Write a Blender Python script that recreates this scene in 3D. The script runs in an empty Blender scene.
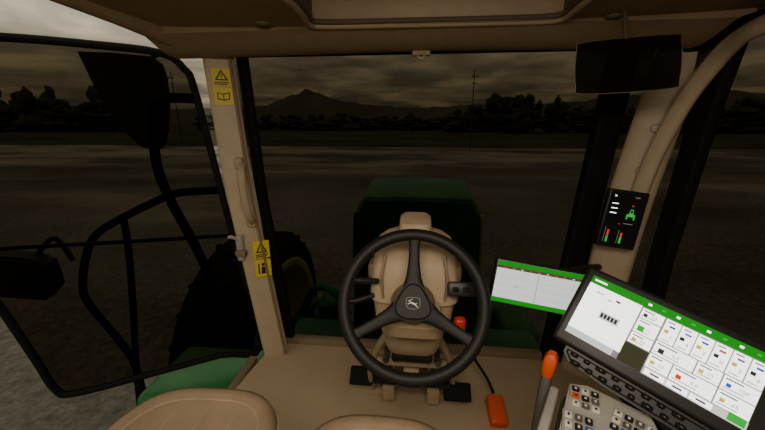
import bpy, bmesh, math, random
from mathutils import Vector, Matrix, noise
random.seed(4)
V=Vector
COL=bpy.context.scene.collection

# ---------------------------------------------------------------- materials
def mat(name,col,rough=.6,metal=0.0,var=.12,scale=20,bump=.0,bscale=200,emit=None,es=1.0,spec=.5):
    m=bpy.data.materials.new(name); m.use_nodes=True
    nt=m.node_tree; n=nt.nodes; l=nt.links
    b=n['Principled BSDF']
    b.inputs['Roughness'].default_value=rough; b.inputs['Metallic'].default_value=metal
    b.inputs['Specular IOR Level'].default_value=spec
    tc=n.new('ShaderNodeTexCoord')
    nz=n.new('ShaderNodeTexNoise'); nz.inputs['Scale'].default_value=scale; nz.inputs['Detail'].default_value=4
    l.new(tc.outputs['Object'],nz.inputs['Vector'])
    r=n.new('ShaderNodeValToRGB')
    r.color_ramp.elements[0].position=.3; r.color_ramp.elements[1].position=.7
    r.color_ramp.elements[0].color=(*[c*(1-var) for c in col],1)
    r.color_ramp.elements[1].color=(*[min(1,c*(1+var)) for c in col],1)
    l.new(nz.outputs['Fac'],r.inputs['Fac']); l.new(r.outputs['Color'],b.inputs['Base Color'])
    if bump>0:
        n2=n.new('ShaderNodeTexNoise'); n2.inputs['Scale'].default_value=bscale
        l.new(tc.outputs['Object'],n2.inputs['Vector'])
        bp=n.new('ShaderNodeBump'); bp.inputs['Strength'].default_value=bump; bp.inputs['Distance'].default_value=.001
        l.new(n2.outputs['Fac'],bp.inputs['Height']); l.new(bp.outputs['Normal'],b.inputs['Normal'])
    if emit:
        b.inputs['Emission Color'].default_value=(*emit,1); b.inputs['Emission Strength'].default_value=es
    return m
def glass(name,t,diff=0,dc=(.1,.09,.08)):
    m=bpy.data.materials.new(name); m.use_nodes=True
    nt=m.node_tree; n=nt.nodes; l=nt.links
    n.remove(n['Principled BSDF'])
    tr=n.new('ShaderNodeBsdfTransparent')
    tc=n.new('ShaderNodeTexCoord'); nz=n.new('ShaderNodeTexNoise'); nz.inputs['Scale'].default_value=1.5
    r=n.new('ShaderNodeValToRGB'); r.color_ramp.elements[0].color=(*[c*.93 for c in t],1); r.color_ramp.elements[1].color=(*[c*1.07 for c in t],1)
    l.new(tc.outputs['Object'],nz.inputs['Vector']); l.new(nz.outputs['Fac'],r.inputs['Fac']); l.new(r.outputs[0],tr.inputs[0])
    out=tr.outputs[0]
    if diff:
        df=n.new('ShaderNodeBsdfDiffuse'); df.inputs[0].default_value=(*dc,1)
        mx=n.new('ShaderNodeMixShader'); mx.inputs[0].default_value=diff
        l.new(out,mx.inputs[1]); l.new(df.outputs[0],mx.inputs[2]); out=mx.outputs[0]
    l.new(out,n['Material Output'].inputs['Surface'])
    return m
def scr(name,c,s=1.0): return mat(name,tuple(x*.3 for x in c),.6,emit=c,es=s,spec=.1)

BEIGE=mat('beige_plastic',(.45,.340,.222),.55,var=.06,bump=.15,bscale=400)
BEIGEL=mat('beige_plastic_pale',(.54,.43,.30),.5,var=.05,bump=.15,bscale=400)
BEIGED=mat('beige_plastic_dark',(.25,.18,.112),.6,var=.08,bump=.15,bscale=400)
HEAD=mat('headliner',(.32,.225,.135),.8,var=.08,bump=.3,bscale=500)
HEADD=mat('headliner_dark',(.13,.095,.065),.8,var=.1)  # darker headliner tone for hatch tray, rim, vents and hinge
MAT=mat('floor_mat',(.50,.38,.25),.75,var=.05,scale=6,bump=.3,bscale=250)
SEAT=mat('seat_leather',(.29,.21,.13),.5,var=.08,bump=.3,bscale=300)
STITCH=mat('seat_seam',(.38,.29,.19),.7)
BLACK=mat('black_plastic',(.014,.013,.013),.45,var=.15,bump=.1)
RUB=mat('black_rubber',(.008,.008,.008),.7,var=.2,bump=.3,spec=.2)
WHEELM=mat('steering_rubber',(.010,.0095,.0095),.55,var=.1,bump=.2,spec=.35)
GREEN=mat('green_paint',(.010,.17,.035),.4,var=.1,scale=5)
GREEND=mat('green_paint_dusty',(.028,.17,.07),.5,var=.25,scale=8)
GREENR=mat('green_paint_rear',(.035,.23,.095),.5,var=.25,scale=6)
YEL=mat('yellow_paint',(.95,.68,.03),.45,var=.1)
STKY=mat('sticker_yellow',(.80,.62,.03),.5,var=.04)
STKB=mat('sticker_black',(.01,.01,.01),.5)
TIRE=mat('tyre_rubber',(.030,.029,.027),.9,var=.3,scale=10,spec=.1)
ORA=mat('orange_plastic',(.80,.10,.02),.4,var=.05)
RED=mat('red_plastic',(.60,.03,.02),.4)
BLUE=mat('blue_plastic',(.03,.12,.45),.4)
GREY=mat('grey_plastic',(.40,.37,.33),.5)
GREYK=mat('grey_plastic_dark',(.10,.095,.09),.5)
GREYL=mat('grey_plastic_pale',(.42,.40,.36),.5)
WHITE=mat('white_plastic',(.75,.73,.68),.5)
STEEL=mat('steel',(.25,.25,.25),.35,metal=.9)
MIR=mat('mirror_dark',(.045,.047,.038),.7,spec=.1)
SMOKE=glass('smoked_visor',(.20,.185,.15),.07,(.10,.085,.065))
WOOD=mat('pole_wood',(.06,.055,.045),.9)
TREE=mat('tree_foliage_hazy',(.080,.078,.060),.95,var=.25,scale=.5,spec=.1)  # distance haze put into the colour: foliage lightened towards the sky
HILL=mat('hill_rock',(.100,.094,.078),.95,var=.2,scale=.02,spec=.1)
LOGO=mat('emblem_silver',(.85,.84,.80),.4)
GL=glass('tinted_glass',(.152,.138,.112))
SW=scr('screen_white',(.92,.91,.84),3.0); SG=scr('screen_green',(.004,.24,.012),1.1); SGR=scr('screen_grey',(.55,.56,.53),1.5)
SOL=scr('screen_olive',(.06,.06,.03),.6); SK=scr('screen_black',(.01,.01,.01),.3); STX=scr('screen_text',(.05,.05,.05),.6)
SRED=scr('screen_red',(.8,.03,.02),1); SDR=scr('screen_dark_red',(.09,.05,.04),1); SPU=scr('screen_purple',(.25,.05,.5),1.2)
SLG=scr('screen_bright_green',(.01,.42,.03),1.2); SBL=scr('screen_blue',(.03,.10,.6),1)
SYE=scr('screen_yellow',(.8,.55,.03),1.1); SMID=scr('screen_mid',(.25,.26,.24),1.0)

# ---------------------------------------------------------------- mesh tools
class Fr:
    def __init__(s,O,U,W):
        s.O=V(O); s.U=V(U).normalized(); W=V(W); W=(W-s.U*W.dot(s.U)).normalized(); s.V=W; s.N=s.U.cross(s.V)
    def p(s,x,y,z=0): return s.O+s.U*x+s.V*y+s.N*z
def crom(P,k=6,closed=False):
    P=[V(p) for p in P]; out=[]; n=len(P)
    rng=n if closed else n-1
    for i in range(rng):
        if closed: a,b,c,d=P[(i-1)%n],P[i],P[(i+1)%n],P[(i+2)%n]
        else: a,b,c,d=P[max(i-1,0)],P[i],P[i+1],P[min(i+2,n-1)]
        for j in range(k):
            t=j/k
            out.append(.5*((2*b)+(c-a)*t+(2*a-5*b+4*c-d)*t*t+(3*b-a-3*c+d)*t**3))
    if not closed: out.append(P[-1])
    return out
def sring(c,hx,hy,U,W,n=24,p=4.0):
    r=[]
    for i in range(n):
        a=2*math.pi*i/n; ca,sa=math.cos(a),math.sin(a)
        r.append(V(c)+V(U)*hx*math.copysign(abs(ca)**(2/p),ca)+V(W)*hy*math.copysign(abs(sa)**(2/p),sa))
    return r
class MB:
    def __init__(s): s.v=[];s.f=[];s.m=[];s.mats=[]
    def mi(s,m):
        if m not in s.mats: s.mats.append(m)
        return s.mats.index(m)
    def add(s,vs,fs,m):
        o=len(s.v); s.v+=[V(x) for x in vs]; k=s.mi(m)
        for f in fs: s.f.append([o+i for i in f]); s.m.append(k)
        return s
    def bm(s,b,m,M=None):
        b.verts.index_update()
        vs=[(M@v.co if M else v.co.copy()) for v in b.verts]; fs=[[v.index for v in f.verts] for f in b.faces]
        b.free(); return s.add(vs,fs,m)
    def loft(s,rings,m,cap=True,closed=False):
        n=len(rings[0]); vs=[p for r in rings for p in r]; fs=[]
        R=len(rings)
        for i in range(R if closed else R-1):
            for j in range(n):
                a=i*n+j;b=i*n+(j+1)%n;c=((i+1)%R)*n+(j+1)%n;d=((i+1)%R)*n+j
                fs.append([a,b,c,d])
        if cap and not closed:
            fs.append(list(range(n))[::-1]); fs.append([(R-1)*n+j for j in range(n)])
        return s.add(vs,fs,m)
    def tube(s,path,r,m,n=12,closed=False,smooth=6,rect=None,up=None,p=4):
        P=crom(path,smooth,closed) if smooth else [V(q) for q in path]
        rings=[]; N=len(P); prev=None
        for i in range(N):
            if closed: t=(P[(i+1)%N]-P[i-1]).normalized()
            else: t=(P[min(i+1,N-1)]-P[max(i-1,0)]).normalized()
            if up is not None: u=V(up)
            elif prev is not None: u=prev
            else: u=V((0,0,1)) if abs(t.z)<.9 else V((0,1,0))
            u=(u-t*u.dot(t)).normalized(); w=t.cross(u); prev=u
            if rect: rings.append(sring(P[i],rect[0],rect[1],w,u,20,p))
            else:
                rr=r if not isinstance(r,(list,tuple)) else r[0]+(r[1]-r[0])*i/(N-1)
                rings.append(sring(P[i],rr,rr,w,u,n,2))
        return s.loft(rings,m,True,closed)
    def box(s,c,size,m,bev=.004,rot=None,seg=2):
        b=bmesh.new(); bmesh.ops.create_cube(b,size=1)
        for v in b.verts: v.co=V((v.co.x*size[0],v.co.y*size[1],v.co.z*size[2]))
        if bev: bmesh.ops.bevel(b,geom=b.edges[:],offset=bev,segments=seg,affect='EDGES',profile=.5)
        M=Matrix.Translation(V(c))@(rot.to_4x4() if rot is not None else Matrix.Identity(4))
        return s.bm(b,m,M)
    def fbox(s,fr,x0,y0,x1,y1,z0,z1,m,bev=.003,seg=2):
        R=Matrix((fr.U,fr.V,fr.N)).transposed()
        return s.box(fr.p((x0+x1)/2,(y0+y1)/2,(z0+z1)/2),(abs(x1-x0),abs(y1-y0),abs(z1-z0)),m,bev,R,seg)
    def prism(s,fr,pts,z0,z1,m,bev=0,seg=2):
        b=bmesh.new()
        lo=[b.verts.new(V((x,y,z0))) for x,y in pts]
        f=b.faces.new(lo); r=bmesh.ops.extrude_face_region(b,geom=[f])
        for e in r['geom']:
            if isinstance(e,bmesh.types.BMVert): e.co.z=z1
        bmesh.ops.recalc_face_normals(b,faces=b.faces[:])
        if bev: bmesh.ops.bevel(b,geom=[e for e in b.edges if abs(e.verts[0].co.z-e.verts[1].co.z)<1e-6 and abs(e.verts[0].co.z-z1)<1e-6],offset=bev,segments=seg,affect='EDGES')
        R=Matrix((fr.U,fr.V,fr.N)).transposed().to_4x4()
        return s.bm(b,m,Matrix.Translation(fr.O)@R)
    def disc(s,fr,x,y,r0,z0,z1,m,n=24,r1=None):
        r1=r0 if r1 is None else r1
        return s.loft([[fr.p(x+r*math.cos(2*math.pi*i/n),y+r*math.sin(2*math.pi*i/n),z) for i in range(n)] for r,z in ((r0,z0),(r1,z1))],m)
    def quad(s,fr,x0,y0,x1,y1,z,m): return s.add([fr.p(x0,y0,z),fr.p(x1,y0,z),fr.p(x1,y1,z),fr.p(x0,y1,z)],[[0,1,2,3]],m)
    def poly(s,fr,pts,z,m): return s.add([fr.p(x,y,z) for x,y in pts],[list(range(len(pts)))],m)
    def text(s,fr,t,x,y,size,z,m):
        cu=bpy.data.curves.new('t','FONT'); cu.body=t; cu.size=size; cu.resolution_u=2
        o=bpy.data.objects.new('t',cu); COL.objects.link(o); bpy.context.view_layer.update()
        me=bpy.data.meshes.new_from_object(o)
        s.add([fr.p(x+v.co.x,y+v.co.y,z) for v in me.vertices],[list(q.vertices) for q in me.polygons],m)
        bpy.data.objects.remove(o); bpy.data.meshes.remove(me); return s
    def obj(s,name,parent=None,smooth=35,**kw):
        me=bpy.data.meshes.new(name); me.from_pydata([tuple(v) for v in s.v],[],s.f)
        for m in s.mats: me.materials.append(m)
        me.polygons.foreach_set('material_index',s.m)
        if not kw.pop('keepn',False):
            b=bmesh.new(); b.from_mesh(me); bmesh.ops.recalc_face_normals(b,faces=b.faces[:]); b.to_mesh(me); b.free()
        me.update()
        me.shade_smooth(); me.set_sharp_from_angle(angle=math.radians(smooth))
        o=bpy.data.objects.new(name,me); COL.objects.link(o)
        if parent:
            o.parent=parent
            off=V((0,0,0)); q=parent
            while q: off+=q.location; q=q.parent
            o.location=-off
        else:
            c=sum((V(v) for v in s.v),V())/len(s.v); c.z=min(v[2] for v in s.v)
            me.transform(Matrix.Translation(-c)); o.location=c
        for k,v in kw.items(): o[k]=v
        return o
def empty(name,loc,label=None,category=None,parent=None,**kw):
    o=bpy.data.objects.new(name,None); COL.objects.link(o); o.empty_display_size=.1; o.location=loc
    if parent:
        o.parent=parent; o.location=V(loc)-parent.location
    if label: o['label']=label
    if category: o['category']=category
    for k,v in kw.items(): o[k]=v
    return o

X1,Y1,Z1=V((1,0,0)),V((0,1,0)),V((0,0,1))
HF=Fr((0,0,0),(1,0,0),(0,1,0))

# ---------------------------------------------------------------- outdoors
def gravel():
    m=bpy.data.materials.new('gravel_ground'); m.use_nodes=True; n=m.node_tree.nodes; l=m.node_tree.links
    b=n['Principled BSDF']; b.inputs['Roughness'].default_value=.95; b.inputs['Specular IOR Level'].default_value=.2
    tc=n.new('ShaderNodeTexCoord')
    mpg=n.new('ShaderNodeMapping'); mpg.inputs['Scale'].default_value=(.5,1,1); l.new(tc.outputs['Object'],mpg.inputs['Vector'])
    a=n.new('ShaderNodeTexNoise'); a.inputs['Scale'].default_value=.16; a.inputs['Detail'].default_value=9; a.inputs['Roughness'].default_value=.6
    c=n.new('ShaderNodeTexNoise'); c.inputs['Scale'].default_value=7; c.inputs['Detail'].default_value=9; c.inputs['Roughness'].default_value=.85
    l.new(mpg.outputs[0],a.inputs['Vector']); l.new(tc.outputs['Object'],c.inputs['Vector'])
    mx=n.new('ShaderNodeMath'); mx.operation='ADD'; l.new(a.outputs['Fac'],mx.inputs[0]); l.new(c.outputs['Fac'],mx.inputs[1])
    r=n.new('ShaderNodeValToRGB'); e=r.color_ramp.elements
    e[0].position=.42; e[0].color=(.085,.080,.070,1); e[1].position=.58; e[1].color=(.27,.255,.222,1)
    h=n.new('ShaderNodeMath'); h.operation='MULTIPLY'; h.inputs[1].default_value=.5
    l.new(mx.outputs[0],h.inputs[0]); l.new(h.outputs[0],r.inputs['Fac'])
    # pale streaks, stronger towards the far, western part of the yard
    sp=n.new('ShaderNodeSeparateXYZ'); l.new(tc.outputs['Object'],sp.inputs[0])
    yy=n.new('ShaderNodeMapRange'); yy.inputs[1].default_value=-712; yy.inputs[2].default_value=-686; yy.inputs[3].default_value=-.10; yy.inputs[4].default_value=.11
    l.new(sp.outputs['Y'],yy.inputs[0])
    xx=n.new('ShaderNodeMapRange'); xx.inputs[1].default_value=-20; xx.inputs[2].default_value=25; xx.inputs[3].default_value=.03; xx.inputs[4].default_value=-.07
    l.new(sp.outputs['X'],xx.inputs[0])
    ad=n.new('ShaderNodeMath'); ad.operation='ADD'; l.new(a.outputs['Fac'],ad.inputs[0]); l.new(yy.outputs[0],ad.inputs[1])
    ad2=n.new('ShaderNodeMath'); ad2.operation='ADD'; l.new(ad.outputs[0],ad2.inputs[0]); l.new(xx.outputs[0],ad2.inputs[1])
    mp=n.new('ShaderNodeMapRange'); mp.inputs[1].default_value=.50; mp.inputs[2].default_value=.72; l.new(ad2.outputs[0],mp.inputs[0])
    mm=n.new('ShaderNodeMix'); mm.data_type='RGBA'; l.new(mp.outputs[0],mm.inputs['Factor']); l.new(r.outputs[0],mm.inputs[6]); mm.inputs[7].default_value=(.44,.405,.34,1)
    l.new(mm.outputs[2],b.inputs['Base Color'])
    bp=n.new('ShaderNodeBump'); bp.inputs['Strength'].default_value=.8; bp.inputs['Distance'].default_value=.04
    l.new(c.outputs['Fac'],bp.inputs['Height']); l.new(bp.outputs[0],b.inputs['Normal'])
    return m
FIELD=mat('field_grass',(.060,.068,.036),.95,var=.5,scale=.08,spec=.1)
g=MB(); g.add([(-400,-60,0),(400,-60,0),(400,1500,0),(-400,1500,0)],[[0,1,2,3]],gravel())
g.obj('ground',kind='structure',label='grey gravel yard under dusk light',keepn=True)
f=MB()
xs=[-400+5*i for i in range(161)]
front=[(x,40+2.6*noise.noise(V((x*.07,1,2)))+1.6*noise.noise(V((x*.35,5,2))),.03) for x in xs]
f.add(front+[(400,1400,.03),(-400,1400,.03)],[list(range(163))],FIELD)
f.obj('field',kind='stuff',label='dark green grass field beyond the gravel yard',category='field',keepn=True)

def hill(name,y,prof,label):
    b=MB(); vs=[]; fs=[]
    P=crom([(x,y,z) for x,z in prof],8)
    rows=[(0,1.0),(-.25,.62),(-.5,.3),(-.8,-.02)]
    for k,(dy,s) in enumerate(rows):
        for i,p in enumerate(P):
            vs.append((p.x,y+dy*160+noise.noise(V((p.x*.02,k,0)))*14,max(-1,p.z*s*(1+.10*noise.noise(V((p.x*.05,k*3.1,y)))))))
    m=len(P)
    for k in range(len(rows)-1):
        for i in range(m-1): fs.append([k*m+i,k*m+i+1,(k+1)*m+i+1,(k+1)*m+i])
    for i,p in enumerate(P): vs.append((p.x,y+80,-1))
    for i in range(m-1): fs.append([i+1,i,len(rows)*m+i,len(rows)*m+i+1])
    b.add(vs,fs,HILL)
    return b.obj(name,label=label,category='hill',smooth=60)
hill('hill',600,[(-900,20),(-700,32),(-520,26),(-400,28),(-320,28),(-270,34),(-232,46),(-200,58),(-190,58),(-160,48),(-130,40),(-100,35),(-60,32),(-20,28),(60,30),(140,36),(220,34),(330,45),(430,52),(560,46),(700,40),(900,30)],'long dark mountain ridge with one pointed peak')
def trees(name,items,label):
    b=MB()
    for (x,y,w,h) in items:
        for k in range(8):
            bb=bmesh.new(); bmesh.ops.create_icosphere(bb,subdivisions=2,radius=1)
            f=k/7
            zz=h*(.15+.72*f)*random.uniform(.92,1.08); rr=w*(.62-.42*f)*random.uniform(.7,1.2)
            c=V((x+random.uniform(-.45,.45)*w*(1-.6*f),y+random.uniform(-.3,.3)*w,zz))
            for v in bb.verts:
                d=1+.7*noise.noise(v.co*2.8+c)
                v.co=V((v.co.x*rr*d,v.co.y*rr*d,v.co.z*h*.14*d))+c
            b.bm(bb,TREE)
        b.tube([(x,y,0),(x,y,h*.4)],w*.06,TREE,n=6,smooth=0)
    return b.obj(name,kind='stuff',label=label,category='trees',smooth=80)
it=[]
x=-200
while x<-95:
    it.append((x,105+random.uniform(-6,6),random.uniform(6,9),random.uniform(9,14))); x+=random.uniform(2.5,4)
while x<14:
    it.append((x,135+random.uniform(-8,8),random.uniform(5,7),random.uniform(4,6.5))); x+=random.uniform(2.5,4)
trees('tree_belt',it,'dark belt of leafy trees along the field edge')
it=[]
x=14
while x<185:
    it.append((x,108+random.uniform(-6,8),random.uniform(5,8),random.uniform(6,9)+max(0,3.0*math.sin((x-14)/11)))); x+=random.uniform(2.2,3.6)
trees('tree_belt',it,'dark belt of tall trees beside the gravel yard')
def pole(x,y,h):
    b=MB(); b.tube([(x,y,0),(x-.08,y,h)],[.06,.04],WOOD,n=10,smooth=0)
    b.box((x,y-.12,h-.7),(.7,.07,.07),WOOD,.01); b.box((x,y-.12,h-1.3),(.5,.07,.07),WOOD,.01)
    for d in (-.3,-.15,.15,.3): b.tube([(x+d,y-.12,h-.66),(x+d,y-.12,h-.52)],.03,WOOD,n=8,smooth=0)
    b.obj('power_pole',label='dark wooden power pole with crossarms by the field edge',category='power pole',group='power poles along the field')
pole(5.8,37,8.0); pole(-28,38,8.4)

# ---------------------------------------------------------------- tractor outside
T=empty('tractor',(0,2.4,0),'dark green tractor body with bonnet, lugged front wheel and side tank','tractor')
b=MB(); rings=[]
for y,hw,top in ((1.97,.378,2.33),(1.985,.385,2.355),(2.03,.390,2.372),(2.30,.375,2.410),(2.36,.370,2.412),(2.6,.36,2.37),(3.1,.34,2.24),(3.6,.31,2.05),(3.95,.27,1.90)):
    prof=[(-1.12,-1.15),(-1.08,-.75),(-1.05,-.42),(-1.02,-.14),(-1.0,-.10),(-.88,-.012),(-.84,0),(-.35,.006),(.35,.006),(.84,0),(.88,-.012),(1.0,-.10),(1.02,-.14),(1.05,-.42),(1.08,-.75),(1.12,-1.15)]
    rings.append([V((.02+u*hw,y,top+w)) for u,w in prof])
b.loft(rings,GREENR)
b.obj('bonnet',T,smooth=25)
b=MB(); fr=Fr((.02,1.966,0),(1,0,0),(0,0,1)); b.prism(fr,[(-.31,1.75),(.31,1.75),(.33,2.0),(.30,2.20),(-.30,2.20),(-.33,2.0)],0,.012,GREENR,.006); b.obj('rear_panel',T)
for sx in (-1,1):
    b=MB(); b.tube([(.02+sx*.388,1.970,2.26),(.02+sx*.395,1.970,2.16),(.02+sx*.400,1.972,2.0),(.02+sx*.405,1.972,1.85)],0,YEL if sx>0 else GREENR,rect=(.009,.006),up=(0,-1,0)); b.obj('side_stripe',T,label='yellow stripe' if sx>0 else 'green edge strip')
b=MB(); b.box((0,2.6,1.05),(.72,2.6,.75),GREEND,.04); b.obj('frame',T)
for sx in (-1,1):
    b=MB(); b.box((sx*.56,1.74,1.34),(.40,.3,.44),GREENR,.05,seg=3); b.box((sx*.55,2.02,1.15),(.3,.32,.3),GREEND,.04,seg=3); b.obj('cowl',T)
b=MB(); b.tube([(-1.2,2.5,.95),(.95,2.5,.95)],.14,GREEND,n=16,smooth=0)
for sx in (-1,1): b.box((sx*.85,2.5,1.0),(.3,.42,.5),GREEND,.06,seg=3)
b.obj('front_axle',T)
b=MB(); b.tube([(-.45,2.0,1.6),(-.62,2.1,1.66),(-.80,2.3,1.50),(-.92,2.4,1.2)],.030,GREENR); b.tube([(-.45,2.1,1.45),(-.60,2.2,1.5),(-.78,2.35,1.36),(-.88,2.4,1.2)],.022,GREENR); b.box((-.60,2.15,1.42),(.16,.2,.26),GREENR,.03,seg=3); b.obj('steering_linkage',T,label='green bracket and pipes')
def wheel(cx):
    C=V((cx,2.5,.95))
    e=empty('front_wheel',(cx,2.5,0),'large black lugged tyre on a yellow rim',parent=T)
    prof=[(-.22,.66),(-.25,.69),(-.27,.79),(-.25,.86),(-.20,.90),(0,.91),(.20,.90),(.25,.86),(.27,.79),(.25,.69),(.22,.66),(.16,.67),(-.16,.67)]
    b=MB(); n=64; rings=[]
    for i in range(n):
        a=2*math.pi*i/n; rings.append([C+V((x,r*math.cos(a),r*math.sin(a))) for x,r in prof])
    b.loft(rings,TIRE,closed=True)
    for i in range(28):
        for sd in (-1,1):
            a=2*math.pi*(i+(.5 if sd>0 else 0))/28
            rad=V((0,math.cos(a),math.sin(a))); tan=V((0,-math.sin(a),math.cos(a)))
            fr=Fr(C+rad*.90+V((sd*.12,0,0)),V((sd*1,0,0))-tan*.55,tan)
            b.fbox(fr,-.12,-.025,.11,.025,-.03,.025,TIRE,.010)
    b.obj('tyre',e)
    b=MB(); prof=[(-.27,.70),(-.275,.68),(-.26,.63),(-.14,.58),(-.05,.50),(-.03,.15),(.03,.15),(.05,.50),(.14,.58),(.26,.63),(.275,.68),(.27,.70)]
    rings=[]
    for i in range(48):
        a=2*math.pi*i/48; rings.append([C+V((x,r*math.cos(a),r*math.sin(a))) for x,r in prof])
    b.loft(rings,YEL,closed=True); b.obj('rim',e,label='yellow steel rim')
    b=MB(); b.tube([C+V((-.14,0,0)),C+V((.14,0,0))],.17,GREEND,n=24,smooth=0)
    for i in range(8):
        a=i*math.pi/4
        for s in (-1,1): b.tube([C+V((s*.02,.24*math.cos(a),.24*math.sin(a))),C+V((s*.06,.24*math.cos(a),.24*math.sin(a)))],.02,STEEL,n=6,smooth=0)
    b.obj('hub',e,label='green wheel hub with bolts')
wheel(-1.35)
b=MB(); b.box((-1.05,1.34,1.24),(.50,.42,.64),GREEN,.05,seg=4); b.obj('side_tank',T,label='green side tank')
b=MB(); b.box((-1.0,.3,1.3),(.3,1.4,.3),BLACK,.03); b.obj('cab_skirt',T,label='black skirt under the cab')
b=MB(); b.tube([(-.90,1.42,2.50),(-1.10,1.41,2.485),(-1.20,1.4,2.45),(-1.42,1.4,2.35),(-1.56,1.4,2.27),(-1.64,1.4,2.17),(-1.71,1.4,2.00),(-1.71,1.4,1.88),(-1.58,1.4,1.65),(-1.52,1.4,1.48),(-1.50,1.4,1.1),(-1.3,1.35,1.05)],.018,RUB,smooth=5); b.obj('handrail',T,label='black bent tube handrail')
b=MB(); b.tube([(-1.40,1.4,2.36),(-1.405,1.4,2.216),(-1.45,1.4,1.9),(-1.536,1.4,1.37),(-1.54,1.4,1.1),(-1.3,1.36,1.0)],.016,RUB); b.obj('handrail',T,label='black bent tube handrail')
e=empty('wing_mirror',(-1.3,1.7,2.66),'large dark slanted wing mirror on an arm',parent=T)
fr=Fr((0,1.76,0),(1,0,0),(0,0,1))
mp=[(-1.80,3.165),(-1.75,3.0),(-1.69,2.87),(-1.61,2.74),(-1.54,2.67),(-1.47,2.650),(-1.42,2.67),(-1.38,2.76),(-1.345,2.90),(-1.335,3.03),(-1.35,3.10),(-1.40,3.135),(-1.6,3.155)]
cx=sum(p[0] for p in mp)/len(mp); cz=sum(p[1] for p in mp)/len(mp)
b=MB(); b.prism(fr,mp,-.02,.02,MIR,.008); b.obj('mirror_housing',e)
b=MB(); b.prism(fr,[(cx+(x-cx)*.9,cz+(z-cz)*.9) for x,z in mp],.018,.022,MIR); b.obj('mirror_glass',e)
b=MB(); b.tube([(-.95,1.66,3.14),(-1.15,1.74,3.17),(-1.40,1.785,3.14),(-1.5,1.79,3.0)],.012,BLACK); b.obj('mirror_arm',e)
e=empty('work_light',(-1.85,1.33,1.95),'dark work light on a bracket',parent=T)
b=MB(); fr=Fr((-1.88,1.30,2.08),(.93,.3,-.12),(0.05,0,1)); b.prism(fr,[(-.15,-.10),(.08,-.12),(.12,-.06),(.10,.07),(.04,.10),(-.15,.12)],-.05,.05,BLACK,.02,3); b.obj('light_housing',e)
b=MB(); b.fbox(fr,-.12,-.08,.06,.07,.05,.056,MIR,.003); b.obj('light_lens',e)
b=MB(); b.tube([(-1.86,1.36,2.18),(-1.80,1.40,2.24),(-1.73,1.40,2.12)],.012,BLACK); b.obj('light_bracket',e)

# ---------------------------------------------------------------- cab shell
b=MB(); b.prism(HF,[(-.80,-.8),(.92,-.8),(.92,1.5),(-.74,1.52),(-.80,1.1)],1.55,1.65,MAT,.015)
b.obj('floor',kind='structure',label='beige rubber floor mat of the cab')
b=MB(); b.box((.03,1.50,1.62),(1.5,.05,.13),BEIGED,.015); b.obj('trim_1',kind='structure',label='sill below the windscreen')
b=MB()
prof=[(1.50,3.22),(1.49,3.125),(1.47,3.090),(1.44,3.072),(1.40,3.066),(1.36,3.070),(1.32,3.082),(1.285,3.098),(1.26,3.110),(1.24,3.118),(1.24,3.20)]
L=[]
for i in range(33):
    x=-.95+1.97*i/32; t=(x-.03)/.98
    L.append([V((x,y-.07*t*t*t*t,z-(.022*t*t if z<3.15 else 0))) for y,z in prof])
b.loft(L,HEAD)
b.box((-.645,.25,3.16),(.57,2.02,.08),HEAD,.0); b.box((.71,.25,3.16),(.52,2.02,.08),HEAD,.0)
b.box((.045,-.25,3.16),(.86,1.02,.08),HEAD,.0)
b.tube([(-.80,1.47,3.075),(-.865,1.40,3.085),(-.905,1.25,3.105),(-.93,1.0,3.13),(-.935,.5,3.14),(-.935,-.8,3.14)],.035,HEAD,n=20)
b.obj('ceiling',kind='structure',label='beige moulded headliner',smooth=60)
b=MB()
ring=[(-.345,.30),(.435,.30),(.445,1.0),(.455,1.19),(.445,1.225),(.42,1.24),(.30,1.245),(-.22,1.235),(-.34,1.225),(-.36,1.21),(-.365,1.17),(-.35,1.0)]
b.tube([(x,y,3.118) for x,y in ring],.011,BEIGE,closed=True,smooth=3)
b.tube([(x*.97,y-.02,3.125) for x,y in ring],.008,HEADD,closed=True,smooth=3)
b.obj('trim_2',kind='structure',label='raised rim around the roof hatch recess')
b=MB()
b.box((.045,1.235,3.21),(.86,.02,.19),BEIGE,.004); b.box((-.37,.75,3.21),(.02,1,.19),HEAD,.0); b.box((.46,.75,3.21),(.02,1,.19),HEAD,.0)
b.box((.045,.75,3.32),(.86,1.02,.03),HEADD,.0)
b.obj('trim_3',kind='structure',label='recessed roof hatch tray')
b=MB(); b.box((.05,1.15,3.225),(.56,.12,.02),BEIGEL,.008); b.tube([(-.22,1.16,3.21),(-.14,1.12,3.195),(.24,1.12,3.195),(.32,1.16,3.21)],.009,BEIGEL)
b.obj('sun_blind',label='rolled beige sun blind inside the roof recess',category='sun blind')
Lc=[V((-.700,1.42,1.60)),V((-.745,1.42,2.0)),V((-.795,1.42,2.456)),V((-.815,1.42,2.8)),V((-.83,1.42,3.14))]
b=MB(); b.tube(Lc,0,BEIGEL,rect=(.060,.034),up=(.50,-.866,0),p=5,smooth=5)
b.tube([q+V((.055,-.014,0)) for q in Lc],0,BEIGED,rect=(.006,.022),up=(.50,-.866,0),p=4,smooth=5)
b.obj('trim_4',kind='structure',label='beige corner pillar cover with yellow stickers')
Rc=[V((.800,1.42,1.55)),V((.84,1.42,2.0)),V((.875,1.42,2.45)),V((.92,1.42,2.8)),V((.975,1.42,3.14))]
b=MB(); b.tube(Rc,0,BEIGEL,rect=(.078,.040),up=(-.56,-.83,0),p=3.2,smooth=5)
for k,z in enumerate((2.62,2.78,2.95)):
    t=(z-2.45)/.65; fr=Fr((.872+.09*t-.02,1.384,z),(.83,-.56,0),(.13,0,1)); b.disc(fr,0,0,.016,-.004,.006,BEIGED); b.disc(fr,0,0,.013,.006,.009,BEIGEL)
b.obj('trim_5',kind='structure',label='pale beige rounded corner pillar cover',smooth=50)
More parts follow.
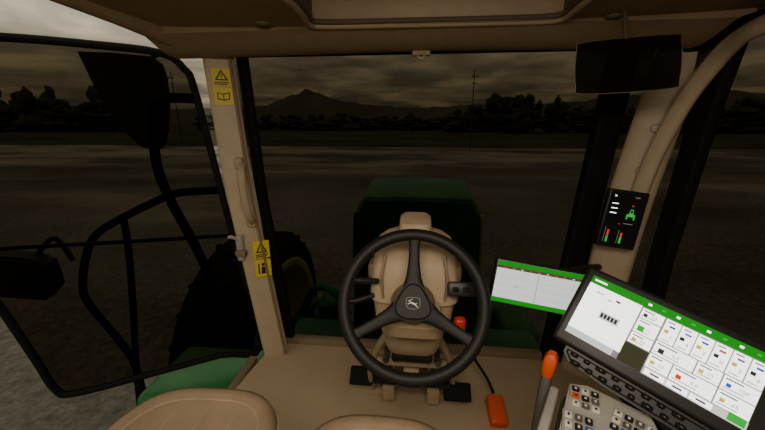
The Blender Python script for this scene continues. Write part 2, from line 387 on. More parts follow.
b=MB(); b.tube([(.86,1.36,2.40),(.875,1.335,2.65),(.903,1.29,2.85),(.915,1.23,2.96),(.902,1.14,3.025),(.875,1.0,3.045),(.868,.7,3.05),(.868,.2,3.05),(.868,-.5,3.05)],0,BEIGEL,rect=(.028,.018),up=(-.6,-.6,.3),p=2.6)
b.obj('trim_6',kind='structure',label='pale beige frame rail sweeping from roof down the pillar',smooth=60)
b=MB()
def bar(pts,r,up,m=RUB): b.tube(pts,0,m,rect=r,up=up,smooth=0,p=6)
bar([(-.645,1.5,1.6),(-.735,1.5,2.45),(-.765,1.5,3.1)],(.022,.02),(0,-1,0))
bar([(.70,1.5,1.6),(.745,1.5,2.19),(.80,1.5,3.1)],(.05,.03),(0,-1,0))
bar([(-.8,1.53,3.10),(.9,1.53,3.10)],(.02,.02),(0,-1,0))
b.obj('trim_7',kind='structure',label='black rubber windscreen frame')
b=MB(); bar([(.95,1.27,1.55),(.95,1.28,2.3),(.955,1.25,2.84),(.96,1.22,3.1)],(.045,.02),(-1,0,0))
bar([(.955,1.4,3.07),(.955,-.8,3.09)],(.03,.02),(-1,0,0)); bar([(.955,1.4,1.62),(.955,-.8,1.62)],(.05,.02),(-1,0,0))
bar([(-.80,1.36,1.63),(-.80,-.8,1.63)],(.02,.02),(1,0,0),BEIGED)
b.obj('trim_8',kind='structure',label='side door frame')
b=MB(); b.add([(-.70,1.515,1.55),(.80,1.515,1.55),(.93,1.515,3.15),(-.83,1.515,3.15)],[[0,1,2,3]],GL); b.obj('window_1',kind='structure',label='dark tinted windscreen',keepn=True)
b=MB(); b.add([(.97,1.50,1.55),(.97,-.8,1.55),(.97,-.8,3.12),(.97,1.50,3.12)],[[0,1,2,3]],GL); b.obj('window_2',kind='structure',label='dark tinted side window',keepn=True)

# stickers
def sticker(z0,parts,label,sy=1.0):
    e=MB()
    zc=z0; t=(zc-2.456)/.6
    xc=-.795-.035*max(0,t) if t>0 else -.795+.12*(2.456-zc)/.456*.9
    n=V((.50,-.866,0)); fr=Fr(V((xc,1.42,zc))+n*.0355,(.866,.5,0),(-.06,0,1) if t>0 else (-.11,.0,1))
    op=fr.p; fr.p=lambda x,y,z=0: op(x,y*sy,z)
    for k,pt in enumerate(parts):
        yo=.036-.074*k
        e.add([fr.p(-.036,yo-.034,.001),fr.p(.036,yo-.034,.001),fr.p(.036,yo+.034,.001),fr.p(-.036,yo+.034,.001)],[[0,1,2,3]],STKY)
        if pt=='tri':
            e.poly(fr,[(-.026,yo-.012),(.026,yo-.012),(0,yo+.030)],.0022,STKB); e.poly(fr,[(-.016,yo-.007),(.016,yo-.007),(0,yo+.020)],.0028,STKY)
            e.quad(fr,-.002,yo+.0,.002,yo+.013,.0034,STKB); e.quad(fr,-.002,yo-.005,.002,yo-.002,.0034,STKB)
            e.quad(fr,-.028,yo-.022,.028,yo-.018,.0022,STKB); e.quad(fr,-.028,yo-.029,.02,yo-.025,.0022,STKB)
        elif pt=='book':
            e.poly(fr,[(-.024,yo-.012),(0,yo-.018),(0,yo+.010),(-.024,yo+.016)],.0022,STKB); e.poly(fr,[(.024,yo-.012),(0,yo-.018),(0,yo+.010),(.024,yo+.016)],.0022,STKB)
            e.poly(fr,[(-.020,yo-.008),(-.002,yo-.013),(-.002,yo+.006),(-.020,yo+.011)],.0028,STKY); e.poly(fr,[(.020,yo-.008),(.002,yo-.013),(.002,yo+.006),(.020,yo+.011)],.0028,STKY)
        elif pt=='man':
            e.disc(fr,0,yo+.015,.007,.001,.0022,STKB,12); e.poly(fr,[(-.010,yo-.022),(.010,yo-.022),(.007,yo+.006),(-.007,yo+.006)],.0022,STKB); e.poly(fr,[(.007,yo+.004),(.022,yo-.004),(.022,yo-.008),(.006,yo-.002)],.0022,STKB); e.quad(fr,-.022,yo-.022,-.016,yo+.02,.0022,STKB)
    e.obj('warning_sticker',label=label,category='sticker',keepn=True)
sticker(2.945,['tri','book'],'yellow warning sticker with triangle and open book pictograms')
sticker(2.18,['tri','man'],'tall yellow warning sticker with triangle and person pictograms',1.25)
b=MB(); b.tube([(-.765,1.40,2.63),(-.745,1.35,2.60),(-.738,1.335,2.50),(-.728,1.34,2.40),(-.735,1.39,2.36)],0,BEIGE,rect=(.015,.012),up=(.5,-.866,0))
b.box((-.77,1.385,2.63),(.04,.03,.05),BEIGE,.01); b.box((-.745,1.39,2.355),(.045,.03,.04),BEIGE,.01)
b.obj('grab_handle',label='beige grab handle on the corner pillar',category='grab handle')
b=MB(); b.box((-.80,1.375,2.24),(.035,.05,.13),GREY,.012,seg=3); b.box((-.79,1.35,2.22),(.05,.03,.03),BEIGED,.008); b.tube([(-.8,1.36,2.28),(-.82,1.34,2.30),(-.835,1.34,2.30)],.008,GREY)
b.obj('door_latch',label='grey door latch block on the corner pillar',category='latch')

# ---------------------------------------------------------------- open door
A=V((-.790,1.43,1.665)); DU=V((-.897,-.441,0)).normalized(); DV=V((-.114,-.025,.993))
dn=DU.cross(DV).normalized()
class DF: pass
dfr=DF(); dfr.p=lambda x,y,z=0:A+DU*x+DV*y+dn*z
d=empty('door_1',A,'open glass cab door with thin black frame',kind='structure')
outl=[(0,0),(0,.6),(0,1.25),(.02,1.36),(.09,1.415),(.30,1.43),(.572,1.435),(.83,1.42),(.93,1.35),(.97,1.15),(.975,.85),(.945,.62),(.905,.433),(.875,.15),(.86,.0),(.80,-.045),(.5,-.03),(.2,-.01)]
b=MB(); b.tube([dfr.p(x,y) for x,y in outl],.015,RUB,closed=True,smooth=4,n=10); b.obj('door_frame',d)
b=MB(); P=crom([(x,y,0) for x,y in outl],4,True); b.add([dfr.p(p.x,p.y) for p in P],[list(range(len(P)))],GL); b.obj('door_glass',d,label='dark tinted glass',keepn=True)
b=MB(); b.tube([dfr.p(0,.60,.05),dfr.p(.02,.605,.06),dfr.p(.4,.625,.06),dfr.p(.832,.65,.06),dfr.p(.93,.655,.02)],.009,BLACK); b.obj('door_bar',d)
b=MB(); b.tube([dfr.p(.0,1.245,.03),dfr.p(.10,1.25,.07),dfr.p(.165,1.235,.08),dfr.p(.200,1.17,.08),dfr.p(.225,1.06,.08),dfr.p(.240,.93,.08),dfr.p(.225,.78,.08),dfr.p(.190,.60,.08),dfr.p(.160,.38,.08),dfr.p(.15,.13,.07),dfr.p(.13,.06,.02)],.021,RUB)
b.obj('door_handle',d,label='black curved tube pull handle')

# ---------------------------------------------------------------- seats
def seat(cx,cy,w,dp,top,rotz,label,name):
    e=empty(name,(cx,cy,1.65),label,'seat')
    R=Matrix.Rotation(rotz,3,'Z')
    def P(x,y,z): return V((cx,cy,0))+R@V((x,y,0))+V((0,0,z))
    b=MB(); rings=[]
    U=R@X1; W=R@Y1
    for z,s in ((top-.13,.86),(top-.12,.95),(top-.07,1.0),(top-.03,.985),(top-.008,.95),(top,.89),(top-.004,.83),(top-.016,.76),(top-.020,.4),(top-.020,.05)):
        rings.append(sring(P(0,0,z),w/2*s,dp/2*s,U,W,48,3.2))
    b.loft(rings,SEAT); b.obj('cushion',e,smooth=60)
    b=MB()
    b.tube([q for q in sring(P(0,0,top-.010),w/2*.80,dp/2*.80,U,W,40,3.2)],.0030,STITCH,closed=True,smooth=0,n=6)
    b.tube([q for q in sring(P(0,0,top-.035),w/2*.992,dp/2*.992,U,W,40,3.2)],.003,STITCH,closed=True,smooth=0,n=6)
    for k in (-1,0,1): b.tube([P(k*w*.19,-dp*.38,top-.0185),P(k*w*.19,dp*.37,top-.0185)],.0022,STITCH,n=6,smooth=0)
    b.obj('seam',e)
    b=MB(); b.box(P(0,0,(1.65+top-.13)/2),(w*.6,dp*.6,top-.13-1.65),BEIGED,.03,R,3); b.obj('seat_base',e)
seat(-.462,.425,.38,.43,2.175,.04,'low beige leather passenger seat beside the open door','passenger_seat')
seat(-.06,.385,.38,.50,2.14,0,'beige leather driver seat facing the steering wheel','driver_seat')

# ---------------------------------------------------------------- steering column
st=empty('steering_column',(0,1.2,1.65),'beige steering column with black three-spoke steering wheel','steering column')
b=MB(); rings=[]
for (y,z,hx,hy,p) in ((1.055,2.505,.040,.030,4),(1.045,2.497,.050,.045,4.5),(1.035,2.455,.056,.052,4.5),(1.02,2.446,.096,.060,4.5),(.995,2.432,.118,.075,5),(.98,2.40,.129,.086,5),(.970,2.33,.134,.094,5),(.967,2.295,.135,.096,5),(.975,2.288,.128,.090,5),(.985,2.2,.120,.090,5),(1.0,2.192,.112,.084,5),(1.015,2.10,.098,.082,5),(1.035,2.05,.088,.076,4.5),(1.06,2.0,.072,.062,4)):
    rings.append(sring((.005,y,z),hx,hy,X1,V((0,1,.15)).normalized(),40,p))
b.loft(rings,BEIGE)
for sx in (-1,1):
    b.tube([(.005+sx*.085,.905,2.43),(.005+sx*.095,.878,2.36),(.005+sx*.090,.878,2.30)],0,BEIGED,rect=(.004,.008),up=(0,-1,0))
    b.box((.005+sx*.130,.95,2.36),(.025,.06,.05),BEIGED,.010,seg=3)
b.obj('column_shroud',st,smooth=32)
b=MB(); rings=[]
wf=Fr((.003,.76,2.353),(1,0,0),(0,.51,.86))
for z,r in ((-.03,.040),(-.06,.055),(-.12,.062),(-.2,.066)):
    rings.append([wf.p(r*1.05*math.cos(a*math.pi/16),r*math.sin(a*math.pi/16),z) for a in range(32)])
b.loft(rings,BEIGED)
rings=[]
for z,y,hx,hy in ((2.302,.845,.052,.036),(2.295,.85,.070,.050),(2.25,.87,.080,.060),(2.245,.875,.088,.066),(2.20,.895,.086,.068),(2.195,.905,.076,.062),(2.15,.94,.064,.054),(2.14,.95,.050,.045)):
    rings.append(sring((.01,y,z),hx,hy,X1,Y1,32,5))
b.loft(rings,BEIGE); b.obj('column_collar',st,smooth=30,label='stepped beige collar')
b=MB()
rings=[]
for y,z,hx,hy in ((1.10,2.06,.050,.05),(1.16,1.95,.050,.050),(1.24,1.80,.06,.055),(1.29,1.70,.09,.07),(1.30,1.66,.13,.10)):
    rings.append(sring((.005,y,z),hx,hy,X1,Y1,28,5))
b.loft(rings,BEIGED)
for sx in (-1,1):
    b.tube([(.005+sx*.080,1.02,2.09),(.005+sx*.13,1.06,1.98),(.005+sx*.165,1.12,1.84),(.005+sx*.165,1.18,1.70),(.005+sx*.17,1.2,1.66)],0,BEIGE,rect=(.012,.020),up=(0,-1,.3))
    b.tube([(.005+sx*.05,1.0,2.04),(.005+sx*.065,1.04,1.92),(.005+sx*.06,1.12,1.78)],.008,STEEL)
    b.tube([(.005+sx*.03,1.02,1.98),(.005+sx*.10,1.10,1.84),(.005+sx*.12,1.16,1.72)],.007,BLACK)
    b.box((.005+sx*.09,1.11,1.74),(.05,.04,.07),BEIGE,.008,seg=2)
    b.box((.005+sx*.115,1.04,1.92),(.03,.05,.06),BEIGED,.006,seg=2)
    b.tube([(.005+sx*.09,1.04,2.0),(.005+sx*.09,.97,2.0)],.011,STEEL)
    b.box((.005+sx*.135,1.22,1.665),(.10,.10,.03),BEIGE,.006,seg=2)
b.box((.005,1.03,1.95),(.26,.025,.022),BEIGE,.005); b.box((.005,1.10,1.80),(.31,.025,.025),BLACK,.005)
b.box((.005,.985,2.02),(.14,.04,.04),BLACK,.008); b.box((.005,1.05,1.87),(.06,.03,.08),BEIGE,.008,seg=2)
b.obj('column_base',st,label='beige lower column with bracket and linkage')
b=MB()
fr=Fr((.15,.86,2.35),(1,.1,-.02),(0,.4,.9))
b.fbox(fr,-.05,-.022,.05,.018,-.02,.012,BLACK,.006)
for k in range(3): b.fbox(fr,-.04+.03*k,-.010,-.022+.03*k,.004,.010,.015,RUB,.002)
b.quad(fr,.035,-.005,.042,.003,.0125,WHITE)
b.obj('switch_pod',st,label='black switch pod with buttons')
b=MB(); b.tube([(-.10,.88,2.35),(-.15,.86,2.36),(-.195,.85,2.367)],[.008,.014],BLACK); b.obj('stalk',st,label='black column stalk')
b=MB(); b.tube([(-.10,.9,2.30),(-.16,.87,2.29),(-.20,.86,2.288)],[.007,.011],BLACK); b.obj('stalk',st,label='black column stalk')
b=MB(); b.tube([(.08,.93,2.19),(.125,.9,2.205),(.14,.885,2.215)],.012,BLACK); b.box((.145,.885,2.22),(.035,.03,.04),RED,.01,seg=3)
b.obj('release_knob',st,label='red release knob')
sw=empty('steering_wheel',(.003,.76,2.353),'black three-spoke steering wheel',parent=st)
R0=.180
b=MB(); b.tube([wf.p(R0*math.cos(i*math.pi/32),R0*math.sin(i*math.pi/32),0) for i in range(64)],.0165,WHEELM,closed=True,smooth=0,n=16); b.obj('rim',sw,smooth=80)
for ang in (90,210,330):
    b=MB()
    a=math.radians(ang); dr=wf.U*math.cos(a)+wf.V*math.sin(a)
    O=wf.O
    rings=[]
    tw=wf.N.cross(dr)
    for r,w,h,z in ((.035,.030,.012,-.012),(.07,.020,.010,-.014),(.11,.015,.009,-.012),(.15,.014,.009,-.006),(.178,.018,.009,0)):
        rings.append(sring(O+dr*r+wf.N*z,w,h,tw,wf.N,20,3))
    b.loft(rings,WHEELM); b.obj('spoke',sw,smooth=60)
b=MB(); pts=[]
for i in range(36):
    a=2*math.pi*i/36; r=.049*(1+.10*math.cos(3*(a-math.pi/2)))
    pts.append((r*math.cos(a),r*math.sin(a)))
b.prism(wf,pts,-.035,.008,WHEELM,.008,3); b.obj('hub',sw,smooth=50)
b=MB()
D=[[(-6,3.4),(0,2.4),(7,-1),(8,-3.6),(5,-4.2),(-1,-1.8),(-6,.4)],[(-6,3.6),(-8.5,7.4),(-13,6.6),(-13,5.6),(-9.5,4.8),(-7,0)],[(-8.6,7),(-7.0,10),(-1.5,11),(-1.3,10),(-6.0,9),(-7.2,6.8)],
   [(-6,1.4),(-14,-.5),(-13.4,-3.4),(-12.2,-3.4),(-12.4,-1.4),(-5,-.2)],[(7.2,-1.4),(9,-5),(13.5,-9.0),(12.6,-10.0),(7.4,-6.4),(4.9,-4)],[(6,-.4),(11.5,1.2),(8.2,-2.2)]]
k=.00095
for P in D: b.poly(wf,[(x*k,y*k) for x,y in P],.0096,LOGO)
sh=[(-.0175,.0130),(-.010,.0148),(.010,.0148),(.0175,.0130),(.018,-.005),(.0135,-.012),(0,-.0148),(-.0135,-.012),(-.018,-.005)]
for i in range(len(sh)):
    p0,p1=sh[i],sh[(i+1)%len(sh)]; b.poly(wf,[p0,p1,(p1[0]*.95,p1[1]*.95),(p0[0]*.95,p0[1]*.95)],.0092,GREY)
b.obj('emblem',sw,label='silver leaping deer emblem in a shield outline')

# pedals
def pedal(c,w,h,label,m=RUB):
    e=empty('pedal',(c[0],c[1]+.1,1.65),label,'pedal',group='floor pedals')
    fr=Fr(c,(1,0,0),(0,.75,.66))
    b=MB(); b.fbox(fr,-w/2,-h/2,w/2,h/2,-.01,.008,m,.008,3)
    for k in range(3): b.fbox(fr,-w/2+.012,-h/2+.016+k*h*.27,w/2-.012,-h/2+.019+k*h*.27,.007,.009,m,.0005,1)
    b.obj('pedal_pad',e)
    b=MB(); b.tube([V(c)+V((0,.01,-.01)),V(c)+V((0,.07,-.02)),(c[0],c[1]+.12,1.65)],.011,STEEL); b.obj('pedal_arm',e)
pedal((-.205,1.16,1.76),.10,.075,'black clutch pedal above the floor mat')
pedal((.19,1.11,1.76),.11,.07,'black brake pedal beside the column')
e=empty('accelerator_pedal',(.355,1.12,1.65),'orange-red pedal with a black cable on the floor mat','pedal')
fr=Fr((.350,1.10,1.70),(1,.02,0),(-.05,.85,.3)); b=MB(); b.fbox(fr,-.032,-.055,.032,.055,-.045,.01,ORA,.008,3); b.obj('pedal_pad',e)
b=MB(); b.fbox(fr,-.024,-.042,.024,.042,.009,.013,ORA,.003); b.obj('pedal_insert',e)
b=MB(); b.tube([(.35,1.17,1.71),(.33,1.22,1.74),(.28,1.32,1.78),(.27,1.42,1.80)],.006,RUB); b.obj('cable',e)

# ---------------------------------------------------------------- monitors
BL=V((.236,.913,2.288)); U=V((.249,-.016,-.033)); W=V((.003,.027,.131))
fr=Fr(BL,U,W); wd,ht=.27,.125
e=empty('monitor',fr.p(.13,0,-.04),'small rectangular display with grey page and green header','monitor')
b=MB(); b.fbox(fr,-.005,-.005,wd,ht+.005,-.025,-.001,BLACK,.004,3); b.obj('monitor_housing',e)
b=MB(); b.quad(fr,0,0,wd-.008,ht,.0,SGR); b.quad(fr,0,ht-.014,wd-.008,ht,.0006,SG); b.quad(fr,0,0,wd-.008,.014,.0006,SG)
b.quad(fr,0,ht-.022,wd-.008,ht-.014,.0005,SDR)
b.quad(fr,.006,.018,.118,.098,.0006,SGR); b.quad(fr,.122,.018,.255,.098,.0006,SGR); b.quad(fr,.119,.016,.121,.098,.0008,SMID)
for k in range(9): b.quad(fr,.02+.024*k,ht-.0195,.027+.024*k,ht-.0175,.0012,(SRED,SMID,SGR)[k%3])
for k in range(3): b.quad(fr,.012,.032+.022*k,.110,.0325+.022*k,.0012,SMID); b.quad(fr,.128,.032+.022*k,.25,.0325+.022*k,.0012,SMID)
b.text(fr,'0.0',.055,.05,.012,.0014,SMID)
b.obj('screen',e,keepn=True)
b=MB(); b.tube([fr.p(.15,.05,-.02),fr.p(.16,.03,-.07),(.45,1.05,2.25),(.62,1.30,2.22),(.80,1.40,2.2)],.014,BLACK); b.obj('monitor_arm',e)
BL=V((.332,.696,2.336)); U=V((.27,-.184,-.08)); W=V((.085,.067,.134)); fr=Fr(BL,U,W); wd,ht=.350,.178
e=empty('touchscreen_monitor',fr.p(.17,0,-.05),'large black-framed touchscreen with white tiles and green header on the armrest','monitor')
b=MB(); b.fbox(fr,-.003,-.012,wd,ht,-.030,0,BLACK,.008,3); b.obj('monitor_housing',e)
b=MB(); x0,x1,y0,y1=.014,.322,.014,.160
def q(u0,v0,u1,v1,m,z=.0012):
    b.quad(fr,x0+(x1-x0)*u0,y1-(y1-y0)*v1,x0+(x1-x0)*u1,y1-(y1-y0)*v0,z,m)
q(0,0,1,1,SMID,.0006); q(0,0,1,.125,SG); q(.0,.125,.335,.90,SW)
for k in range(8): q(.36+.08*k,.045,.38+.08*k,.075,(SW,SLG)[k%2],.0018)
q(.02,.045,.10,.07,SW,.0018)
q(.19,.22,.22,.25,STX,.0024);q(.06,.22,.11,.235,SMID,.0024);q(.14,.26,.17,.275,SMID,.0024)
q(.14,.47,.26,.58,SGR,.0018)
for k in range(5): q(.145+.022*k,.49,.161+.022*k,.56,STX,.0024)
q(.0,.90,.30,1,SGR,.0018)
q(.335,.70,.475,1,SOL,.0018)
def tx(s,u,v,size,m=STX): b.text(fr,s,x0+(x1-x0)*u,y1-(y1-y0)*v,size,.003,m)
def tile(u,v,w,h,icon=None,ic=1,val=None):
    q(u,v,u+w,v+h,SW,.0018)
    if icon: q(u+w*.12,v+h*.45,u+w*.12+.024*ic,v+h*.45+.05*ic,icon,.0024)
    q(u+.010,v+.025,u+.010+w*.5,v+.042,STX,.0024); q(u+.010,v+h-.04,u+.010+w*.6,v+h-.028,SMID,.0024)
    if val: tx(val,u+w*.46,v+h*.68,.0100)
tile(.345,.14,.125,.15,STX,1,'50'); tile(.345,.305,.125,.21,SLG,1.6,'12'); tile(.345,.53,.125,.155,SYE,1,'30')
for k in range(6):
    u=.482+.0865*k
    tile(u,.14,.080,.33,(SYE,STX,SYE,STX,SYE,STX)[k]); q(u+.025,.215,u+.058,.245,(SBL,SPU,SBL,SRED,SPU,SBL)[k],.0026); tx(str((k*3+1)%10),u+.045,.395,.011)
tile(.482,.485,.215,.185,STX,1.3,'0.0'); tile(.705,.485,.12,.185,SYE,1,'15'); tile(.833,.485,.163,.185,SBL,1,'100')
tile(.482,.685,.12,.20,SYE,1,'20'); tile(.61,.685,.215,.20,SRED,1.2,'0.0'); tile(.833,.685,.163,.20,SYE,1,'65')
q(.482,.895,1,1,SGR,.0016)
for k in range(3): q(.49+.12*k,.91,.60+.12*k,.985,SW,.0022); q(.52+.12*k,.935,.57+.12*k,.96,STX,.0026)
q(.91,.88,.99,.985,SLG,.0030)
b.obj('screen',e,keepn=True)
b=MB(); b.tube([fr.p(.17,.06,-.03),fr.p(.18,.02,-.07),fr.p(.17,-.04,-.08)],.02,BLACK); b.obj('monitor_arm',e)
BL=V((.706,1.282,2.351)); U=V((.165,-.012,-.020)); W=V((.010,.02,.217)); fr=Fr(BL,U,W); wd,ht=.138,.215
e=empty('pillar_display',fr.p(.07,0,-.03),'narrow black pillar display with green machine graphic and bars','display')
b=MB(); b.fbox(fr,0,-.008,wd,ht,-.03,0,BLACK,.006,3); b.obj('display_housing',e)
b=MB(); b.quad(fr,.008,.004,wd-.008,ht-.008,.0006,SK)
for xx,h0,h1 in ((.026,.035,.060),(.074,.038,.054)):
    b.quad(fr,xx,.012,xx+.007,h0,.0014,SLG); b.quad(fr,xx,h0+.002,xx+.007,h1,.0014,SRED); b.quad(fr,xx-.008,.012,xx-.007,h1+.01,.0014,SMID)
# rear view of a machine: two wheels, body, cab
b.quad(fr,.083,.118,.101,.130,.0014,SLG); b.poly(fr,[(.085,.130),(.099,.130),(.097,.147),(.087,.147)],.0014,SLG); b.quad(fr,.0885,.133,.0955,.143,.0018,SK)
b.quad(fr,.077,.108,.082,.128,.0014,SLG); b.quad(fr,.102,.108,.107,.128,.0014,SLG)
b.quad(fr,.088,.158,.095,.162,.0014,SRED); b.quad(fr,.058,.085,.062,.089,.0014,SRED); b.quad(fr,.074,.090,.106,.0915,.0014,SMID)
for k in range(3): b.quad(fr,.018,.125+.018*k,.040,.128+.018*k,.0014,SW)
b.text(fr,'N',.02,.188,.010,.0014,SW); b.text(fr,'12:00',.09,.190,.008,.0014,SMID)
b.obj('screen',e,keepn=True)
b=MB(); b.tube([fr.p(.07,.1,-.02),fr.p(.09,.1,-.09)],.03,BEIGE,smooth=0); b.obj('display_bracket',e)

# ---------------------------------------------------------------- armrest console
CO=Fr((.255,.54,2.18),(.866,-.5,0),(.5,.866,0))
e=empty('armrest_console',CO.p(.15,0,-.53),'grey armrest console with angled key groups beside the driver seat','control console')
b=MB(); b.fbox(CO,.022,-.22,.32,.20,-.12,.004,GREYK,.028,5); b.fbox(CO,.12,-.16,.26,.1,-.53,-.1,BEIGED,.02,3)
rings=[]
for yy,hh in ((-.24,.02),(-.225,.04),(-.19,.05),(-.14,.05),(-.112,.035),(-.105,.01)):
    rings.append(sring(CO.p(.11,yy,.0),.085*(.7+hh*6),hh,CO.U,CO.N,24,3))
b.loft(rings,BEIGEL)
b.obj('console_body',e)
b=MB(); tf=Fr(CO.p(.032,.0,.006),CO.U+V((0,0,-.03)),CO.V+V((0,0,.16)))
b.prism(tf,[(.0,-.10),(.175,-.10),(.178,.10),(.150,.178),(.035,.190),(.0,.175)],-.01,.008,GREYL,.005)
b.obj('button_panel',e,label='pale grey panel')
def cluster(ox,oy,ang,rows,cols,w,h,gx,gy,pal):
    R=math.radians(ang); U=tf.U*math.cos(R)+tf.V*math.sin(R); W=tf.V*math.cos(R)-tf.U*math.sin(R)
    cf=Fr(tf.p(ox,oy,.008),U,W)
    b=MB(); b.fbox(cf,-.004,-.004,cols*gx+.001,rows*gy+.001,-.004,.001,GREY,.003,2); b.obj('button_plate',e,label='grey button surround')
    i=0
    for r in range(rows):
        for c in range(cols):
            m=pal[i%len(pal)]; i+=1
            b=MB(); x,y=c*gx,r*gy
            b.fbox(cf,x,y,x+w,y+h,0,.005,m,.0025,2)
            b.quad(cf,x+w*.35,y+h*.3,x+w*.65,y+h*.7,.0055,WHITE if m in (BLACK,GREYK,BLUE) else STKB)
            b.obj('button',e)
cluster(.012,.115,8,3,3,.015,.014,.0185,.0190,[WHITE,GREYK,WHITE,ORA,BLACK,GREYK,BLACK,WHITE,BLACK])
cluster(.080,.100,-8,3,4,.015,.014,.0185,.0190,[BLACK,BLUE,WHITE,BLACK,WHITE,GREYK,BLACK,ORA,WHITE,BLACK,GREYK,WHITE])
cluster(.010,.035,8,3,3,.014,.016,.0185,.0215,[WHITE,GREYK,BLACK,WHITE,BLACK,BLUE])
cluster(.078,.015,-8,3,4,.015,.017,.0190,.0225,[WHITE,BLACK,GREYK,ORA,BLACK,WHITE,BLACK,GREYK])
cluster(.012,-.07,4,3,5,.015,.016,.0195,.0205,[WHITE,BLACK,GREYK,BLACK,BLUE,WHITE,ORA])
mf=Fr(V((.332,.696,2.336)),V((.27,-.184,-.08)),V((.085,.067,.134)))
e2=empty('keypad',mf.p(.12,-.05,-.05),'black keypad strip with rounded keys below the touchscreen','keypad')
b=MB(); b.prism(mf,[(.030,-.013),(.30,-.013),(.30,-.040),(.25,-.050),(.12,-.050),(.045,-.042),(.030,-.028)],-.04,-.006,BLACK,.008,3); b.obj('keypad_body',e2)
for r in range(2):
    xk=.043+.006*r
    for c in range(8):
        wv=(.016,.013,.020,.014,.017)[(c+2*r)%5]
        b=MB(); x=xk; y=-.023-.015*r; xk+=wv+.011
        b.fbox(mf,x,y-.005,x+wv,y+.005,-.008,-.001,RUB,.004,3)
        b.quad(mf,x+wv*.4,y-.0006,x+wv*.6,y+.0006,-.0005,BEIGED)
        b.obj('key',e2)
e=empty('throttle_lever',(.315,.69,2.19),'orange-tipped dark hand lever at the console edge','lever')
b=MB(); rings=[]
for z,hx,hy,dx in ((2.215,.010,.012,0),(2.224,.0135,.015,0),(2.252,.0150,.017,.002),(2.270,.014,.016,.004),(2.280,.008,.010,.005)):
    rings.append(sring((.327+dx,.695,z),hx,hy,V((.866,-.5,0)),V((.5,.866,0)),20,3.2))
b.loft(rings,ORA); b.obj('lever_knob',e,label='orange knob')
b=MB(); b.tube([(.327,.695,2.222),(.320,.682,2.18),(.31,.66,2.08)],[.012,.015],GREYK); b.obj('lever_shaft',e,label='dark lever shaft')
b=MB(); b.tube([CO.p(.006,.15,.01),CO.p(.006,.05,.016),CO.p(.004,-.06,.018),CO.p(.002,-.2,.010)],0,GREY,rect=(.010,.018),up=(0,0,1)); b.obj('lever_guide',e,label='grey guide rail')

# ---------------------------------------------------------------- roof fittings
e=empty('sun_visor',(.6,1.12,3.03),'thin rounded near-black smoky visor panel hanging below the headliner','sun visor')
fr=Fr((.592,1.09,2.962),(.99,-.10,.05),(0.02,.20,1))
vo=[(-.105,-.076),(.106,-.076),(.132,-.052),(.132,.052),(.106,.070),(-.105,.070),(-.130,.048),(-.130,-.052)]
vo=[(p.x,p.y) for p in crom([(x,y,0) for x,y in vo],4,True)]
b=MB(); b.tube([fr.p(x,y,0) for x,y in vo],.0018,BEIGED,closed=True,smooth=0,n=8); b.obj('visor_rim',e)
b=MB(); b.prism(fr,vo,-.002,.002,SMOKE); b.obj('visor_panel',e)
b=MB(); b.tube([fr.p(0,.068,0),fr.p(0,.085,-.01),(.60,1.16,3.115)],.006,HEADD); b.obj('visor_hinge',e)
b=MB(); b.box((.01,1.40,3.058),(.07,.03,.018),BEIGE,.006,seg=3); b.tube([(.0,1.38,3.056),(.0,1.37,3.038),(.02,1.37,3.038),(.02,1.38,3.056)],.005,BEIGE)
b.obj('coat_hook',label='small beige hook under the headliner lip',category='hook')
for i,(x,y) in enumerate(((-.52,1.19),(.60,1.22))):
    b=MB(); fr=Fr((x,y,3.121),(1,0,0),(0,-1,0)); b.disc(fr,0,0,.026,-.002,.006,BEIGED); b.disc(fr,0,0,.018,.006,.010,HEADD); b.obj('air_vent',label='small round vent in the headliner',category='air vent',group='headliner vents')

# ---------------------------------------------------------------- lights & world
def area(name,loc,rot,size,e,col):
    l=bpy.data.lights.new(name,'AREA'); l.energy=e; l.color=col; l.shape='RECTANGLE'; l.size=size[0]; l.size_y=size[1]
    o=bpy.data.objects.new(name,l); COL.objects.link(o); o.location=loc; o.rotation_euler=rot; return o
area('cab_fill_light',(.0,-.05,3.08),(math.radians(28),0,0),(.7,.4),13.0,(1,.86,.68))  # added fill light to brighten the cab; no real lamp there

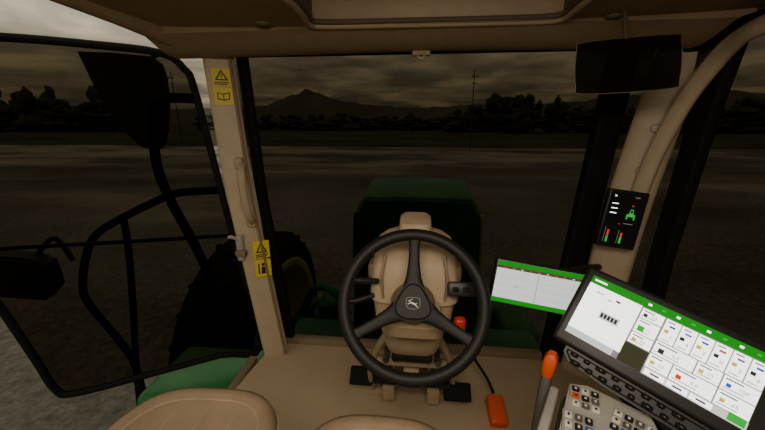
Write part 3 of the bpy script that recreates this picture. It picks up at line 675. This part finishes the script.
w=bpy.data.worlds.new('World'); bpy.context.scene.world=w; w.use_nodes=True
n=w.node_tree.nodes; l=w.node_tree.links
bg=n['Background']
tc=n.new('ShaderNodeTexCoord'); sp=n.new('ShaderNodeSeparateXYZ'); l.new(tc.outputs['Generated'],sp.inputs[0])
def M(op,a,bb):
    k=n.new('ShaderNodeMath'); k.operation=op
    for i,v in enumerate((a,bb)):
        if isinstance(v,(int,float)): k.inputs[i].default_value=v
        else: l.new(v,k.inputs[i])
    return k.outputs[0]
zc=M('MAXIMUM',sp.outputs['Z'],0.0); den=M('ADD',zc,.10)
cb=n.new('ShaderNodeCombineXYZ'); l.new(M('DIVIDE',sp.outputs['X'],den),cb.inputs[0]); l.new(M('DIVIDE',sp.outputs['Y'],den),cb.inputs[1])
nz=n.new('ShaderNodeTexNoise'); nz.inputs['Scale'].default_value=1.2; nz.inputs['Detail'].default_value=5; nz.inputs['Roughness'].default_value=.5; nz.inputs['Distortion'].default_value=.3
l.new(cb.outputs[0],nz.inputs['Vector'])
r=n.new('ShaderNodeValToRGB'); e=r.color_ramp.elements
e[0].position=.36; e[0].color=(.29,.262,.195,1); e[1].position=.66; e[1].color=(.86,.71,.45,1)
k=e.new(.5); k.color=(.48,.42,.30,1)
l.new(nz.outputs['Fac'],r.inputs['Fac'])
r2=n.new('ShaderNodeValToRGB'); e=r2.color_ramp.elements
e[0].position=0; e[0].color=(.30,.295,.26,1); e[1].position=.5; e[1].color=(1.15,1.22,1.36,1); k=e.new(.07); k.color=(.50,.485,.43,1); k=e.new(.16); k.color=(.78,.77,.72,1); k=e.new(.2); k.color=(1.18,1.20,1.22,1)
l.new(zc,r2.inputs['Fac'])
mx=n.new('ShaderNodeMix'); mx.data_type='RGBA'; mx.blend_type='MULTIPLY'; mx.inputs['Factor'].default_value=1
l.new(r.outputs[0],mx.inputs[6]); l.new(r2.outputs[0],mx.inputs[7]); l.new(mx.outputs[2],bg.inputs['Color'])
bg.inputs['Strength'].default_value=1.0

# ---------------------------------------------------------------- camera
cam=bpy.data.cameras.new('camera'); co=bpy.data.objects.new('camera',cam); COL.objects.link(co)
cam.sensor_fit='HORIZONTAL'; cam.sensor_width=36; cam.lens=36*330/765; cam.clip_start=.02; cam.clip_end=3000
co.location=(0,0,2.8); co.rotation_euler=(math.radians(90-15.6),0,math.radians(5.7))
bpy.context.scene.camera=co
